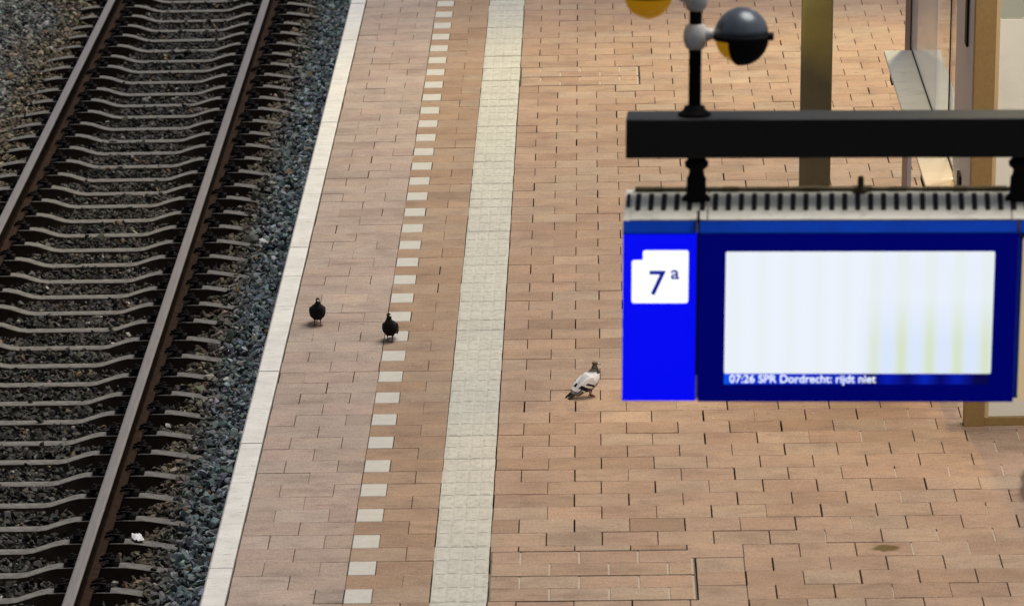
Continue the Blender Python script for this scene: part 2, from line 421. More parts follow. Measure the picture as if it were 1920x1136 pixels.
# inspection covers in the paving
def cover(x0, x1, ys, label):
    e = empty('inspection_cover', ((x0+x1)/2, (ys[0]+ys[-1])/2, 0), label, 'inspection cover', 'paved inspection covers')
    o = (e.location.x, e.location.y, 0)
    rim = MB()
    for a, b_ in zip(ys[:-1], ys[1:]):
        rim.box(x0, x1, a, a+0.006, -0.03, 0.0015); rim.box(x0, x1, b_-0.006, b_, -0.03, 0.0015)
        rim.box(x0, x0+0.006, a+0.006, b_-0.006, -0.03, 0.0015); rim.box(x1-0.006, x1, a+0.006, b_-0.006, -0.03, 0.0015)
    rim.build('rim', M_lidrim, e, origin=o)
    mm = MB(); mm.box(x0+0.006, x1-0.006, ys[0]+0.006, ys[-1]-0.006, -0.03, -0.0035); mm.build('mortar_bed', M_mortar, e, origin=o)
    tt = Tiles(); r = 0
    for a, b_ in zip(ys[:-1], ys[1:]):
        n = max(1, round((b_-a)/UY+0.35)); hh = (b_-a-0.014)/n
        cuts = [0.34, 0.9, 1.0] if n == 2 else [1.0]
        y = a+0.007
        for j in range(n):
            x = x0+0.008; first = True; off = (r % 2)*UX
            while x < x1-0.02:
                w = (UX*2+0.012) if not (first and off) else UX+0.006
                xe = min(x+w, x1-0.008)
                tt.add(x-o[0], xe-0.011-o[0], y+0.002-o[1], y+hh-0.003-o[1], rng.normal(0.001, 0.0006), tcol(PAL_R)*1.03, ch=0.002)
                x = xe; first = False
            y += hh; r += 1
    t = tt.build('lid', [M_pave]); t.parent = e
    return e
cover(0.306, 1.388, [-0.296, 0.235, 0.775], 'double cover tiled with mortared pavers beside the tactile strip near the bottom edge')
cover(0.306, 1.24, [15.905, 16.33, 16.795], 'flat tiled cover beside the tactile strip further along the platform, behind the pigeons')

# ---------------------------------------------------------------- TRACK
TXC = lambda y: -2.957-0.0022*(y-3)       # track centre line
GA = 0.7535
Z_SEAT = -1.03
def rail(side, label):
    xs = TXC(-10)+side*GA; xe = TXC(70)+side*GA
    e = empty('rail', (xs, -10, 0), label, 'rail', 'rails of the track')
    prof = [(-0.070, Z_SEAT+0.008), (0.070, Z_SEAT+0.008), (0.070, Z_SEAT+0.018), (0.020, Z_SEAT+0.032), (0.0085, Z_SEAT+0.05), (0.0085, Z_SEAT+0.118),
            (0.031, Z_SEAT+0.134), (0.034, Z_SEAT+0.140), (0.034, -0.862), (-0.034, -0.862), (-0.034, Z_SEAT+0.140), (-0.031, Z_SEAT+0.134), (-0.0085, Z_SEAT+0.118), (-0.0085, Z_SEAT+0.05), (-0.020, Z_SEAT+0.032), (-0.070, Z_SEAT+0.018)]
    n = len(prof); dx = xe-xs
    def ex(pf, name, mat):
        n = len(pf); vs = [(p[0], 0, p[1]) for p in pf]+[(p[0]+dx, 80, p[1]) for p in pf]
        m = MB(); m.add(vs, [tuple(range(n)), tuple(range(n, 2*n))[::-1]]+[(i, n+i, n+(i+1) % n, (i+1) % n) for i in range(n)])
        return m.build(name, mat, e)
    ex(prof[:3]+prof[-1:][0:1], 'foot', M_rust) if False else None
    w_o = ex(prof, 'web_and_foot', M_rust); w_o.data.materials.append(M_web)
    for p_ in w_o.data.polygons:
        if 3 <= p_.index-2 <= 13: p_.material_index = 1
    ex([(-0.0345, -0.8615), (0.0345, -0.8615), (0.0345, -0.857), (0.031, -0.852), (0.022, -0.849), (-0.022, -0.849), (-0.031, -0.852), (-0.0345, -0.857)], 'running_surface', M_head)
rail(-1, 'rust sided steel rail on the far left, away from the platform')
rail(1, 'rust sided steel rail nearer the pale platform edge')

def sleeper_top(x):
    ax = abs(x)
    if ax < 0.30: return -0.058
    if ax < 0.56: t = (ax-0.30)/0.26; return -0.058*(1-(t*t*(3-2*t)))
    if ax < 0.98: return 0.0
    t = min(1, (ax-0.98)/0.28); return -0.045*t
def make_sleeper():
    e = empty('sleeper', (0, 0, 0))
    m = MB(); xs = list(np.linspace(-1.26, 1.26, 43)); vs = []; fs = []
    for x in xs:
        zt = sleeper_top(x); bw = 0.125+0.01*math.cos(x*3)
        vs += [(x, -0.064, zt-0.004), (x, -0.057, zt), (x, 0.057, zt), (x, 0.064, zt-0.004), (x, bw, -0.21), (x, -bw, -0.21)]
    for i in range(len(xs)-1):
        for k in range(6): fs.append((i*6+k, (i+1)*6+k, (i+1)*6+(k+1) % 6, i*6+(k+1) % 6))
    fs.append(tuple(range(6))); fs.append(tuple((len(xs)-1)*6+k for k in range(6))[::-1])
    m.add(vs, fs)
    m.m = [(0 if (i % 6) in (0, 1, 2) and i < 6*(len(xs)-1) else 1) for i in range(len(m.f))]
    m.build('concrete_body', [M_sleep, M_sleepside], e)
    for rs in (-GA, GA):
        pd = MB(); pd.box(rs-0.085, rs+0.085, -0.062, 0.062, 0.0, 0.0075); pd.build('rail_pad', M_clip, e)
        for sd_ in (-1, 1):
            c = MB(); x0 = rs+sd_*0.078; x1 = rs+sd_*0.165
            lo, hi = sorted((x0, x1)); c.box(lo, hi-0.0 if sd_ > 0 else hi, -0.052, 0.052, 0.0, 0.015)
            c.prism([(-0.058, 0.0), (0.058, 0.0), (0.044, 0.030), (-0.044, 0.030)], 'x', *sorted((rs+sd_*0.140, rs+sd_*0.168)))
            pts = []
            for a in range(13):      # the bent spring: a looped omega
                t = a/12; y = -0.055+0.11*t
                pts.append((rs+sd_*(0.075+0.060*math.sin(math.pi*t)**0.6), y, 0.030+0.020*abs(math.cos(math.pi*t))))
            c.tube(pts, 0.0085, 6)
            for yy in (-0.045, 0.045):
                c.tube([(rs+sd_*0.050, yy, 0.036), (rs+sd_*0.105, yy*1.15, 0.052), (rs+sd_*0.145, yy*0.9, 0.040)], 0.0085, 6)
            c.lathe([(0, 0.075), (0.011, 0.075), (0.013, 0.070), (0.013, 0.058), (0.022, 0.056), (0.022, 0.050), (0.010, 0.048), (0.010, 0.0)], (rs+sd_*0.118, 0, 0), 8)
            c.build('rail_clip', M_clip, e)
    return e
SL0, SLP = 4.272-0.072, 0.614
def copy_tree(o, parent=None):
    c = o.copy(); COL.objects.link(c); c.parent = parent
    for ch in list(o.children): copy_tree(ch, c)
    return c
proto = make_sleeper(); sl_y = []
first = True
for k in range(0, 41):
    o = proto if first else copy_tree(proto); first = False
    y = SL0+k*SLP+rng.normal(0, 0.008); sl_y.append(y)
    o.location = (TXC(y)+rng.normal(0, 0.012), y, Z_SEAT-abs(rng.normal(0, 0.003))); o.rotation_euler = (0, 0, rng.normal(0, 0.004))
    n_ = k+1; suf = 'th' if 10 < n_ % 100 < 14 else {1: 'st', 2: 'nd', 3: 'rd'}.get(n_ % 10, 'th')
    tag(o, 'worn concrete sleeper under the nearer rail, %d%s up from the bottom edge' % (n_, suf), 'sleeper', 'concrete sleepers of the track')
sl_y = np.array(sl_y)

def bed_h(x):
    """ballast surface height across the track; x relative to the track centre"""
    xp = [-30, -2.6, -1.75, -1.35, -1.12, -0.95, -0.80, -0.55, -0.32, 0, 0.32, 0.55, 0.80, 0.95, 1.12, 1.35, 1.62, 2.0]
    zp = [-0.97, -0.97, -0.99, -1.03, -1.065, -1.105, -1.140, -1.118, -1.100, -1.098, -1.100, -1.118, -1.140, -1.105, -1.065, -1.035, -0.99, -0.97]
    return np.interp(x, xp, zp)
# bed under the stones
bx = np.concatenate([[-40, -12], np.linspace(-5.2, 1.90, 72)]); B = MB(); vs = []; fs = []
ys = [-30, 0, 30, 60, 140]
for y in ys:
    for x in bx: vs.append((-2.957+x if x > -6 else -2.957+x, y, float(bed_h(x))-0.035))
nb = len(bx)
for j in range(len(ys)-1):
    for i in range(nb-1): fs.append((j*nb+i, j*nb+i+1, (j+1)*nb+i+1, (j+1)*nb+i))
B.add(vs, fs); tag(B.build('track_bed', M_bed), kind='structure')

# ballast: crushed stones, each an angular hull
def stone_templates(n=14):
    out = []
    for _ in range(n):
        bm = bmesh.new()
        pts = rng.normal(size=(11, 3)); pts /= np.linalg.norm(pts, axis=1)[:, None]
        pts *= (0.75+0.5*rng.random((11, 1))); pts *= np.array([1.15, 0.85, 0.62])
        for p in pts: bm.verts.new(p)
        r = bmesh.ops.convex_hull(bm, input=bm.verts)
        bad = [v for v in bm.verts if not v.link_faces]
        for v in bad: bm.verts.remove(v)
        bmesh.ops.triangulate(bm, faces=bm.faces[:])
        bm.verts.index_update()
        out.append((np.array([v.co[:] for v in bm.verts], np.float32), np.array([[v.index for v in f.verts] for f in bm.faces], np.int32)))
        bm.free()
    return out
TPL = stone_templates()
def scatter_stones():
    # positions: strip visible in the photograph plus a margin; denser than one layer
    n = 118000
    y = rng.uniform(0.6, 31.0, n)
    xl = -3.1-0.108*y; x = rng.uniform(0, 1, n)*(-1.17-xl)+xl
    # drop uniformly by width so density stays even
    keep = rng.random(n) < (-1.17-xl)/(-1.17+6.5)
    x, y = x[keep], y[keep]
    xr = x-(-2.957-0.0022*(y-3))
    size = np.clip(rng.lognormal(math.log(0.0245), 0.30, len(x)), 0.011, 0.046)
    mid = np.abs(xr) < 1.0
    size[mid] *= 0.86
    z = bed_h(xr)+rng.uniform(-0.035, 0.004, len(x))+rng.normal(0, 0.006, len(x))+0.012*np.sin(x*5.1+y*2.3)*np.sin(y*3.7)
    # keep stones off sleeper tops and rail feet
    dy = np.abs(y[:, None]-sl_y[None]).min(1)
    st = np.vectorize(sleeper_top)(xr)+Z_SEAT
    over = (dy < 0.074+size*0.75) & (np.abs(xr) < 1.26+0.01) & (z+size*0.5 > st-0.012)
    lucky = (rng.random(len(x)) < np.where(np.abs(xr) > 1.1, 0.30, 0.006)) & (np.abs(np.abs(xr)-GA) > 0.26)
    ondrop = over & lucky
    z[ondrop] = st[ondrop]+size[ondrop]*0.4
    railz = (np.abs(np.abs(xr)-GA) < 0.075+size) & (z > -1.10)
    keep = ~((over & ~lucky) | railz)
    return x[keep], y[keep], z[keep], size[keep], xr[keep]
x, y, z, size, xr = scatter_stones()
NS = len(x)
# colour per stone: fresh grey-green on the shoulders, brake-dust brown between the rails
u = rng.random(NS)
base = np.empty((NS, 3))
sh = np.clip((np.abs(xr)-1.05)/0.35, 0, 1)[:, None]
right = (xr > 0)[:, None]
c_mid = np.array([0.034, 0.034, 0.034]); c_sh = np.array([0.178, 0.215, 0.228]); c_brown = np.array([0.120, 0.096, 0.062])
c_out = np.where(right, c_sh, c_sh*0.95)
patch = (0.5+0.5*np.sin(x*3.1+1.3*np.sin(y*0.9))*np.sin(y*1.7+0.6))[:, None]
brown_zone = np.clip(1-np.abs(np.abs(xr)-1.08)/0.24, 0, 1)[:, None]*0.7+np.where(right, 0.0, 0.15+0.5*patch+0.35*np.clip(1-(np.abs(xr)[:, None]-1.1)/0.9, 0, 1))
base = c_mid*(1-sh)+c_out*sh
base = base*(1-(brown_zone := np.where(np.abs(xr)[:, None] < 0.98, 0.12, np.clip(brown_zone, 0, 0.9))))+c_brown*brown_zone
base *= np.exp(rng.normal(0, 0.52, (NS, 1)))
base *= 1+rng.normal(0, 0.07, (NS, 3))
pale = rng.random(NS) < 0.010
base[pale] = np.array([0.36, 0.35, 0.32])*rng.uniform(0.6, 1.1, (pale.sum(), 1))
tan = rng.random(NS) < 0.02
base[tan] = np.array([0.20, 0.14, 0.08])*rng.uniform(0.5, 1.1, (tan.sum(), 1))
base = np.clip(base, 0.004, 0.6)
Vs, Ls, Cs = [], [], []; off = 0
ti = rng.integers(len(TPL), size=NS)
for t in range(len(TPL)):
    idx = np.where(ti == t)[0]; tv, tf = TPL[t]; n = len(idx)
    if n == 0: continue
    q = rng.normal(size=(n, 4)); q[:, 1:3] *= 0.42; q /= np.linalg.norm(q, axis=1)[:, None]
    a, b_, c_, d_ = q.T
    R = np.stack([1-2*(c_*c_+d_*d_), 2*(b_*c_-a*d_), 2*(b_*d_+a*c_), 2*(b_*c_+a*d_), 1-2*(b_*b_+d_*d_), 2*(c_*d_-a*b_), 2*(b_*d_-a*c_), 2*(c_*d_+a*b_), 1-2*(b_*b_+c_*c_)], 1).reshape(n, 3, 3)
    v = np.einsum('nij,kj->nki', R, tv)*size[idx][:, None, None]+np.stack([x[idx], y[idx], z[idx]], 1)[:, None]
    Vs.append(v.reshape(-1, 3)); k = len(tv)
    Ls.append((tf[None]+(off+k*np.arange(n))[:, None, None]).ravel()); off += n*k
    Cs.append(np.repeat(base[idx], k, axis=0))
V = np.concatenate(Vs); L = np.concatenate(Ls); Cc = np.concatenate(Cs)
tag(np_mesh('ballast', V, L, np.arange(0, len(L), 3), None, [M_ballast], Cc), 'dark crushed stone ballast between and beside the rails', 'ballast', kind='stuff')
del V, L, Cc, Vs, Ls, Cs

# ---------------------------------------------------------------- PLATFORM DISPLAY (hanging sign)
YS = -8.70
M_housing = paint('sign_housing_white', (0.88, 0.85, 0.73), 0.5, var=0.08, scale=4, dirt=(0.26, 0.24, 0.18), dirt_amt=0.55)
M_moss = paint('grimy_edge', (0.10, 0.075, 0.03), 0.9, var=0.4, scale=25, bmp=0.3)
M_slot = paint('slot_black', (0.006, 0.005, 0.004), 0.9, var=0.1)
M_bluepaint = paint('blue_enamel', (0.002, 0.060, 0.56), 0.7, var=0.12, scale=9, bmp=0); M_bluepaint.node_tree.nodes['Principled BSDF'].inputs['Specular IOR Level'].default_value = 0.05
M_cream = paint('cream_enamel', (0.62, 0.50, 0.34), 0.45, var=0.04, scale=3, bmp=0)
M_creamglow = emis('cream_glow', (0.78, 0.58, 0.33), 0.62)  # emission added so the cream panel reads bright
M_numblue = emis('backlit_blue', (0.0, 0.002, 0.95), 0.92)
M_navy = emis('display_frame_navy', (0.0, 0.001, 0.135), 0.9); M_navy.node_tree.nodes['Principled BSDF'].inputs['Specular IOR Level'].default_value = 0.1
M_white = emis('backlit_white', (0.97, 0.98, 1.0), 1.15)
M_ink = emis('dark_blue_ink', (0.0, 0.012, 0.30), 0.9)
M_greyink = emis('grey_ink', (0.72, 0.72, 0.74), 0.9)
M_txt = emis('ticker_text', (0.80, 0.87, 1.0), 1.2)

def text_mesh(name, body, x0, x1, z0, y, mat, parent, origin, zscale=1.0, depth=0.0006, offset=0.0):
    cu = bpy.data.curves.new(name, 'FONT'); cu.body = body; cu.size = 1.0; cu.extrude = 0.0; cu.offset = offset
    tmp = bpy.data.objects.new(name, cu); COL.objects.link(tmp)
    bpy.context.view_layer.update()
    dg = bpy.context.evaluated_depsgraph_get()
    me = bpy.data.meshes.new_from_object(tmp.evaluated_get(dg)); bpy.data.objects.remove(tmp); me.name = name
    co = np.empty(len(me.vertices)*3); me.vertices.foreach_get('co', co); co = co.reshape(-1, 3)
    mn, mx = co.min(0), co.max(0); s = (x1-x0)/(mx[0]-mn[0]); zs = s*zscale if zscale > 0 else -zscale/(mx[1]-mn[1])
    out = np.stack([x0+(co[:, 0]-mn[0])*s, np.full(len(co), y), z0+(co[:, 1]-mn[1])*zs], 1)-np.array(origin)
    me.vertices.foreach_set('co', out.astype(np.float32).ravel()); me.update()
    me.materials.clear(); me.materials.append(mat)
    o = bpy.data.objects.new(name, me); COL.objects.link(o); o.parent = parent
    so_ = o.modifiers.new('solidify', 'SOLIDIFY'); so_.thickness = depth; so_.offset = 0
    return o

SO = (1.64, YS+0.17, 2.83)
sign = empty('platform_display', SO, 'blue hanging platform display with number 7a and a bright white screen', 'display')
def sp(mb, name, mat, parent=sign, **k): return mb.build(name, mat, parent, origin=SO, **k)
# housing behind the front
h = MB(); h.box(0.940, 2.90, YS+0.034, YS+0.33, 2.84, 3.40); sp(h, 'housing', M_bluepaint, bevel=0.004)
# sloping slotted roof, in modules
zf, zb = 3.470, 3.522
def roof_seg(x0, x1):
    r = MB(); r.prism([(YS+0.030, zf-0.004), (YS+0.030, zf), (YS+0.335, zb), (YS+0.335, zb-0.10), (YS+0.10, zf-0.06)], 'x', x0, x1)
    return r
roof = MB()
for a, b_ in ((0.962, 1.232), (1.236, 2.302), (2.306, 2.90)):
    rr = roof_seg(a, b_); roof.add(rr.v, rr.f)
roof_o = sp(roof, 'roof', M_housing, bevel=0.002, seg=1)
e_ = MB(); e_.prism([(YS+0.030, zf-0.09), (YS+0.030, zf-0.004), (YS+0.335, zb-0.004), (YS+0.335, zb-0.12)], 'x', 0.938, 0.962); sp(e_, 'end_plate', M_housing)
sl = MB(); kx = 0.985
def roofz(yy): return zf+(yy-(YS+0.030))*(zb-zf)/0.305
def slot(xc, w, ya, yb):
    n = 6; poly = []
    for i in range(n+1): a = math.pi+math.pi*i/n; poly.append((xc+w*math.cos(a), ya+w+w*math.sin(a)))
    for i in range(n+1): a = math.pi*i/n; poly.append((xc+w*math.cos(a), yb-w+w*math.sin(a)))
    m_ = len(poly); vs = [(p[0], p[1], roofz(p[1])+0.0012) for p in poly]+[(p[0], p[1], roofz(p[1])-0.01) for p in poly]
    sl.add(vs, [tuple(range(m_)), tuple(range(m_, 2*m_))[::-1]]+[(i, m_+i, m_+(i+1) % m_, (i+1) % m_) for i in range(m_)])
while kx < 2.88:
    slot(kx, 0.0094, YS+0.112, YS+0.284); kx += 0.0458
slot(0.950, 0.006, YS+0.16, YS+0.28)
so2 = sp(sl, 'vent_slots', M_slot, parent=sign)
mo = MB(); x_ = 0.97
while x_ < 2.88:
    w = 0.03+0.05*rng.random(); t = 0.002+0.005*rng.random()
    mo.box(x_, x_+w, YS+0.308-t*1.5, YS+0.340, zb-0.012, zb+0.0015+t); x_ += w
sp(mo, 'grimy_lip', M_moss, bevel=0.003, seg=1)
# chamfered blue visor above the faces
def visor(x0, x1, name='visor'):
    v_ = MB(); v_.prism([(YS+0.030, zf-0.006), (YS-0.004, zf-0.041), (YS-0.004, zf-0.046), (YS+0.034, zf-0.046)], 'x', x0, x1)
    return sp(v_, name, M_bluepaint, bevel=0.0015, seg=1)
visor(0.937, 1.194); visor(1.206, 2.322); visor(2.334, 2.90)
# left face: number lightbox
nb_ = MB(); nb_.box(0.938, 1.200, YS, YS+0.030, 2.836, 3.424); sp(nb_, 'number_panel', M_numblue, bevel=0.002)
npn = [o for o in sign.children if o.name.startswith('number_panel')][0]
def rrect(x0, x1, z0, z1, r, n=5):
    pts = []
    for cx, cz, a0 in ((x1-r, z0+r, -90), (x1-r, z1-r, 0), (x0+r, z1-r, 90), (x0+r, z0+r, 180)):
        for i in range(n+1): a = math.radians(a0+90*i/n); pts.append((cx+r*math.cos(a), cz+r*math.sin(a)))
    return pts
w_ = MB()
poly = [(0.976, 3.183), (1.164, 3.183), (1.170, 3.189), (1.170, 3.361), (1.165, 3.367), (1.014, 3.367), (1.009, 3.362), (1.009, 3.333), (0.975, 3.333), (0.970, 3.328), (0.970, 3.189)]
w_.prism(poly[::-1], 'y', YS-0.002, YS+0.002); pl_ = sp(w_, 'number_plate', M_white, parent=sign)
text_mesh('platform_number', '7', 1.032, 1.092, 3.210, YS-0.0035, M_ink, sign, SO, zscale=-0.087, offset=0.012)
text_mesh('platform_letter', 'a', 1.108, 1.139, 3.266, YS-0.0035, M_ink, sign, SO, zscale=-0.034, offset=0.02)
text_mesh('small_word', 'spoor', 1.026, 1.076, 3.338, YS-0.0035, M_greyink, sign, SO, zscale=-0.009)
# bracket between the two faces
b4 = MB(); b4.box(1.1985, 1.2075, YS-0.006, YS+0.03, 2.93, 3.50); sp(b4, 'dark_divider', M_slot)
b5 = MB(); b5.box(1.200, 1.206, YS+0.002, YS+0.03, 2.84, 2.93); sp(b5, 'metal_bracket', M_cream)
b5 = MB(); b5.box(1.1965, 1.2015, YS-0.007, YS+0.03, 3.43, 3.462); sp(b5, 'metal_bracket', M_cream)
# right face: frame, screen, ticker
fr = MB(); fr.box(1.208, 2.330, YS, YS+0.030, 2.833, 3.424); sp(fr, 'display_frame', M_navy, bevel=0.003)
def screen_material():
    m, nt, b = new_mat('lit_screen'); tc = N(nt, 'ShaderNodeTexCoord'); sx = N(nt, 'ShaderNodeSeparateXYZ'); nt.links.new(tc.outputs['Generated'], sx.inputs[0])
    def M(op, a, b_=None, c_=None):
        n_ = N(nt, 'ShaderNodeMath', operation=op)
        for i, v in enumerate((a, b_, c_)):
            if v is None: continue
            if isinstance(v, (int, float)): n_.inputs[i].default_value = v
            else: nt.links.new(v, n_.inputs[i])
        return n_.outputs[0]
    X, Z = sx.outputs[0], sx.outputs[2]
    wv = M('MULTIPLY_ADD', M('COSINE', M('MULTIPLY', M('SUBTRACT', X, 0.558), 6.2832/0.105)), 0.5, 0.5)   # peaks every 10 % of the width
    wv = M('POWER', wv, 1.15)
    fx = N(nt, 'ShaderNodeMapRange'); nt.links.new(X, fx.inputs[0]); fx.inputs[1].default_value = 0.48; fx.inputs[2].default_value = 0.60
    fz = N(nt, 'ShaderNodeMapRange'); nt.links.new(Z, fz.inputs[0]); fz.inputs[1].default_value = 0.62; fz.inputs[2].default_value = 0.25
    amp = M('ADD', M('MULTIPLY', fx.outputs[0], M('MULTIPLY_ADD', fz.outputs[0], 0.62, 0.12)), 0.13)
    mask = M('MULTIPLY', wv, amp)
    c = mix(nt, (0.86, 0.91, 1.0), (0.66, 0.76, 0.52), mask)
    fb = M('MULTIPLY', M('SUBTRACT', 1.0, wv), M('MULTIPLY', fx.outputs[0], M('MULTIPLY_ADD', fz.outputs[0], 0.38, 0.10)))
    c = mix(nt, c, (0.55, 0.70, 1.0), fb)
    nt.links.new(c, b.inputs['Emission Color']); b.inputs['Emission Strength'].default_value = EM(0.97)
    b.inputs['Base Color'].default_value = (0.1, 0.1, 0.12, 1); b.inputs['Roughness'].default_value = 0.3
    return m
sc_ = MB(); sc_.prism(rrect(1.302, 2.248, 2.934, 3.362, 0.006), 'y', YS-0.002, YS+0.002); sp(sc_, 'screen', screen_material())
def ticker_material():
    m, nt, b = new_mat('ticker_band'); tc = N(nt, 'ShaderNodeTexCoord'); sx = N(nt, 'ShaderNodeSeparateXYZ'); nt.links.new(tc.outputs['Generated'], sx.inputs[0])
    r = ramp(nt, [(0.0, (0.0, 0.09, 0.9)), (0.05, (0.0, 0.03, 0.62)), (0.5, (0.0, 0.012, 0.45)), (0.56, (0.0, 0.0, 0.10)), (0.62, (0.0, 0.01, 0.42)), (0.70, (0, 0, 0.12)), (0.76, (0, 0.015, 0.45)), (0.82, (0, 0, 0.12)), (0.88, (0, 0.01, 0.4)), (0.95, (0, 0, 0.07)), (1, (0, 0, 0.055))])
    nt.links.new(sx.outputs[0], r.inputs[0]); nt.links.new(r.outputs[0], b.inputs['Emission Color']); b.inputs['Emission Strength'].default_value = EM(1.0)
    b.inputs['Base Color'].default_value = (0, 0, 0.02, 1)
    return m
tk = MB(); tk.box(1.302, 2.240, YS-0.0015, YS+0.002, 2.896, 2.9338); sp(tk, 'ticker_band', ticker_material())
text_mesh('ticker_text', '07:26 SPR Dordrecht: rijdt niet', 1.322, 1.842, 2.8925, YS-0.003, M_txt, sign, SO, zscale=-0.038, offset=0.012)
# cream neighbouring module at the right
cr = MB(); cr.prism(rrect(2.346, 2.90, 2.832, 3.412, 0.02), 'y', YS+0.004, YS+0.03); sp(cr, 'cream_panel', M_creamglow)
# small valve stub on the roof
st = MB(); st.lathe([(0, 0.0), (0.028, 0.0), (0.028, 0.006), (0.012, 0.010), (0.011, 0.046), (0.008, 0.052), (0, 0.053)], (1.774, YS+0.30, zb-0.004), 16); sp(st, 'cable_gland', M_moss)

# ---------------------------------------------------------------- BEAM the display hangs from
HY = YS+0.235                       # hanger line
Z0, Z1 = 3.660, 3.796
BO = (3.4, HY, 0)
beam = empty('support_beam', BO, 'black steel beam carrying the blue display on short black hangers', 'beam')
bm_ = MB(); bm_.box(0.940, 3.55, HY-0.092, HY+0.092, Z0, Z1); bo = bm_.build('crossbeam', M_beamtop, beam, bevel=0.006, seg=3, origin=BO)
def hanger(xc):
    m = MB(); m.lathe([(0.0, 3.495), (0.046, 3.495), (0.046, 3.512), (0.036, 3.522), (0.034, 3.578), (0.028, 3.588), (0.026, 3.606), (0.040, 3.616), (0.043, 3.632), (0.034, 3.642), (0.026, 3.648), (0.026, Z0+0.004), (0, Z0+0.004)], (xc, HY, 0), 20)
    m.box(xc-0.050, xc+0.050, HY-0.03, HY+0.03, 3.498, 3.508)
    return m.build('hanger', M_black, beam, origin=BO)
hanger(1.190); hanger(2.335)
up_ = MB(); up_.box(3.30, 3.50, HY-0.1, HY+0.1, 0.0, Z0-0.001); up_.box(3.24, 3.56, HY-0.16, HY+0.16, 0.0, 0.02); up_.build('upright', M_black, beam, bevel=0.006, origin=BO)
bt = MB(); 
for xx in (1.56, 1.575): bt.lathe([(0, Z0-0.006), (0.010, Z0-0.006), (0.010, Z0)], (xx, HY-0.05, 0), 8)
bt.build('bolt', M_black, beam, origin=BO)

# ---------------------------------------------------------------- LAMP MAST on the beam
M_clampw = paint('clamp_grey_white', (0.80, 0.76, 0.72), 0.4, var=0.12, scale=20, dirt=(0.25, 0.24, 0.14), dirt_amt=0.5)
M_dome = paint('dome_grey_blue', (0.10, 0.12, 0.145), 0.28, 0.3, var=0.25, scale=12)
def amber_material():
    m, nt, b = new_mat('amber_glass'); b.inputs['Base Color'].default_value = (0.62, 0.30, 0.012, 1); b.inputs['Roughness'].default_value = 0.2
    b.inputs['Emission Color'].default_value = (0.75, 0.33, 0.01, 1); b.inputs['Emission Strength'].default_value = EM(0.26)
    b.inputs['Subsurface Weight'].default_value = 0.3; b.inputs['Subsurface Radius'].default_value = (0.05, 0.03, 0.01)
    return m
M_amber = amber_material()
MO = (1.180, HY, Z1)
mast = empty('lamp_mast', MO, 'slim black mast with pale ball clamps standing on the black beam', 'mast')
p_ = MB(); p_.tube([(1.180, HY, Z1), (1.180, HY, 4.62)], 0.0225, 20); p_.build('pole', M_black, mast, origin=MO)
p_ = MB(); p_.lathe([(0, Z1), (0.058, Z1), (0.060, Z1+0.004), (0.050, Z1+0.012), (0.040, Z1+0.018), (0.036, Z1+0.030), (0.024, Z1+0.034), (0.0225, Z1+0.036)], (1.180, HY, 0), 24); p_.build('base_flange', M_black, mast, origin=MO)
def clamp(zc, sgn):
    m = MB(); m.lathe([(0.024, zc-0.045), (0.034, zc-0.038), (0.041, zc-0.018), (0.043, zc), (0.041, zc+0.020), (0.033, zc+0.036), (0.030, zc+0.040), (0.024, zc+0.042)], (1.180, HY, 0), 24)
    m.tube([(1.180+sgn*0.030, HY, zc+0.004), (1.180+sgn*0.056, HY, zc+0.008), (1.180+sgn*0.072, HY, zc+0.010)], [0.026, 0.019, 0.016], 16)
    m.tube([(1.180+sgn*0.068, HY-0.002, zc+0.012), (1.180+sgn*0.090, HY-0.002, zc+0.014)], [0.020, 0.017], 16)
    return m.build('ball_clamp', M_clampw, mast, origin=MO)
dz_ = 0.004
clamp(4.066, 1); clamp(4.198, -1)
def globe_lamp(xc, zc, r, sgn, label, turned):
    O = (xc, HY, zc); e = empty('globe_lamp', O, label, 'lamp', 'globe lamps on the mast')
    d = MB(); d.lathe([(0.0, r*1.02), (r*0.25, r*0.985), (r*0.5, r*0.875), (r*0.7, r*0.72), (r*0.86, r*0.52), (r*0.96, r*0.27), (r*1.0, 0.0), (r*0.97, 0.0), (r*0.93, 0.2*r), (r*0.6, 0.75*r), (0, 0.96*r)], (0, 0, 0), 40); do = d.build('metal_dome', M_dome, e)
    rm = MB(); rm.lathe([(r*0.985, 0.006), (r*1.03, 0.004), (r*1.03, -0.010), (r*0.94, -0.012), (r*0.94, 0.0)], (0, 0, 0), 40)
    rm.box(r*0.90, r*1.18, -0.03, 0.03, -0.012, 0.008) ; rm.build('rim', M_black, e, bevel=0.002)
    gl = MB(); gl.lathe([(r*0.93, -0.004), (r*0.92, -0.25*r), (r*0.82, -0.5*r), (r*0.64, -0.72*r), (r*0.4, -0.87*r), (r*0.2, -0.94*r), (0, -0.96*r)], (0, 0, 0), 40); gl.build('amber_bowl', M_amber, e)
    if turned:
        sh_ = MB(); vs = []; fs = []; n1, n2 = 20, 14
        for i in range(n1+1):          # black cutoff shade wrapped over the front and outer side of the bowl
            for j in range(n2+1):
                ph = math.radians(-118+176*i/n1); th = math.radians(90*j/n2)
                vs.append((r*0.975*math.cos(ph)*math.cos(th), r*0.975*math.sin(ph)*math.cos(th), -0.004-r*0.97*math.sin(th)))
        for i in range(n1):
            for j in range(n2): a = i*(n2+1)+j; fs.append((a, a+1, a+n2+2, a+n2+1))
        sh_.add(vs, fs, 0, True); so3 = sh_.build('cutoff_shade', M_black, e)
        sm_ = so3.modifiers.new('solidify', 'SOLIDIFY'); sm_.thickness = 0.003; sm_.offset = 1
    ar = MB(); xa = (1.180+(0.086 if sgn > 0 else -0.086))-xc; xb = -sgn*r*0.96
    ar.tube([(xa, 0, -0.004), (xb, 0, -0.004)], [0.011, 0.013], 14); ar.build('arm', M_black, e)
    return e
